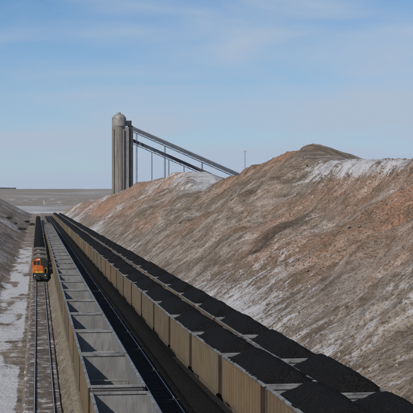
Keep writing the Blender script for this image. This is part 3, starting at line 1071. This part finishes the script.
# ------------------------------------------------------------------ brush, clods, far trees
def make_bush(seed):
    rr = random.Random(seed)
    root = empty("bush")
    t = MB()
    for i in range(6):
        a = rr.uniform(0, 6.28); r_ = rr.uniform(0.3, 0.8)
        t.cyl((0, 0, -0.3), (r_ * math.cos(a), r_ * math.sin(a), rr.uniform(0.7, 1.3)), 0.07, 5, 0.02)
    t.build("stem", M_BARK, root)
    f = MB()
    for i in range(420):
        a = rr.uniform(0, 6.28); q = rr.random() ** 0.5
        zz = rr.uniform(0.1, 1.6); rad = (1.25 + 0.3 * math.sin(3 * a + seed)) * q * math.sqrt(max(0.05, 1 - ((zz - 0.7) / 1.05) ** 2))
        c = Vector((rad * math.cos(a), rad * math.sin(a), zz))
        u = Vector((rr.gauss(0, 1), rr.gauss(0, 1), rr.gauss(0, 1))).normalized() * 0.16
        v = u.orthogonal().normalized() * 0.09
        f.add([c - u - v, c + u - v, c + u + v, c - u + v], [(0, 1, 2, 3)])
    f.build("foliage", M_LEAF, root)
    return root
bush0 = make_bush(3)
BUSH = [(9, 206, 760, 1.6, "dark bush high on the left bank, farthest left of the distant clump"),
        (14, 212, 700, 1.5, "dark bush on the left bank below the skyline bush"),
        (20, 217, 640, 1.3, "dark bush partway down the far left bank"),
        (27, 214, 900, 1.8, "dark bush on the left bank near where the tracks vanish"),
        (32, 218, 840, 1.8, "dark bush beside the far end of the left train"),
        (24, 221, 700, 1.2, "low dark bush on the left bank toe before the vanishing point")]
for i, (bx_, by_, BY, sc_, lab) in enumerate(BUSH):
    o = bush0 if i == 0 else copy_tree(bush0)
    p = px(bx_, by_, BY)
    o.location = (p.x, BY, ground_z(p.x, BY))
    o.scale = (sc_, sc_, sc_ * 0.55)
    o.rotation_euler = (0, 0, i * 1.3)
    tag(o, lab, "bush", "dark bushes on the left bank")

def mat_clod():
    m = NT("rubble_clods")
    n = m.noise(m.coord('World'), 1.3, 4, 0.6)
    return m.done(m.ramp(n, [(0.35, (0.09, 0.07, 0.055)), (0.55, (0.19, 0.155, 0.125)), (0.72, (0.34, 0.31, 0.28))]), 0.95)
rr = random.Random(21)
cl = MB()
ICO = []
bm = bmesh.new(); bmesh.ops.create_icosphere(bm, subdivisions=1, radius=1.0)
ico_v = [v.co.copy() for v in bm.verts]; ico_f = [tuple(v.index for v in f.verts) for f in bm.faces]; bm.free()
pts = []
for i in range(4200):
    Yc = 62 + 330 * rr.random() ** 1.7
    Xc = 22.0 + 34 * rr.random() ** (1.8 if rr.random() < 0.7 else 1.0)
    pts.append((Xc, Yc))
for i in range(700):
    pts.append((-5.6 - 12 * rr.random() ** 1.3, 110 + 420 * rr.random()))
pa = np.array(pts)
pz = terrain(pa[:, 0], pa[:, 1])
for (Xc, Yc), zc in zip(pts, pz):
    s = 0.05 + 0.24 * rr.random() ** 4.0
    cl.add([(Xc + v.x * s * rr.uniform(0.6, 1.3), Yc + v.y * s * rr.uniform(0.6, 1.3), zc + v.z * s * rr.uniform(0.5, 1.0) + s * 0.15) for v in ico_v], ico_f)
co = cl.build("rubble", mat_clod())
tag(co, "loose clods and stones scattered over the dirt banks", "rubble", kind='stuff')

gt = MB()
rr = random.Random(77)
gp = []
for i in range(5200):
    Yc = 64 + 380 * rr.random() ** 1.5
    gp.append((22.5 + 42 * rr.random(), Yc))
for i in range(1500):
    gp.append((-5.8 - 26 * rr.random(), 120 + 600 * rr.random()))
ga = np.array(gp)
keep = fbm(ga[:, 0] / 7, ga[:, 1] / 12, 4, 301) > -0.08
gzs = terrain(ga[:, 0], ga[:, 1])
for (Xc, Yc), zc, kp in zip(gp, gzs, keep):
    if not kp: continue
    hgt = rr.uniform(0.12, 0.42)
    for k in range(7):
        a = rr.uniform(0, 6.28); l = rr.uniform(0.05, 0.22); w = rr.uniform(0.02, 0.05)
        bx, by = Xc + rr.uniform(-.14, .14), Yc + rr.uniform(-.14, .14)
        gt.add([(bx - w * math.sin(a), by + w * math.cos(a), zc - 0.05), (bx + w * math.sin(a), by - w * math.cos(a), zc - 0.05),
                (bx + l * math.cos(a), by + l * math.sin(a), zc + hgt * rr.uniform(0.6, 1))], [(0, 1, 2)])
gto = gt.build("dry_grass", simple("dry_grass_blades", (0.19, 0.15, 0.09), 0.9, 0, 0.45, 0.3))
tag(gto, "dry winter grass tufts on the dirt banks", "grass", kind='stuff')

tl = MB()
rr = random.Random(9)
for i in range(130):
    X_ = rr.uniform(-175, -98); Y_ = 5950 + rr.uniform(-60, 60)
    z_ = ground_z(X_, Y_)
    s = rr.uniform(2.0, 4.2)
    tl.add([(X_ + v.x * s * rr.uniform(0.7, 1.3), Y_ + v.y * s, z_ + s * 0.7 + v.z * s * rr.uniform(0.7, 1.2)) for v in ico_v], ico_f)
to = tl.build("treeline", simple("far_conifers", (0.03, 0.04, 0.04), 0.9, 0, 0.3, 0.05))
tag(to, "dark line of far trees on the ridge at the left edge", "trees", kind='stuff')

# ------------------------------------------------------------------ haze
hz = MB(); hz.box(-7300, 7300, -320, 9900, -22, 130)
hm = bpy.data.materials.new("thin_air")
hm.use_nodes = True
hn, hl = hm.node_tree.nodes, hm.node_tree.links
hn.clear()
ho = hn.new("ShaderNodeOutputMaterial"); hv = hn.new("ShaderNodeVolumePrincipled")
hv.inputs["Color"].default_value = (0.78, 0.87, 1.0, 1)
hv.inputs["Density"].default_value = 0.00003
hl.new(hv.outputs["Volume"], ho.inputs["Volume"])
hob = hz.build("haze", hm)
tag(hob, kind='stuff')
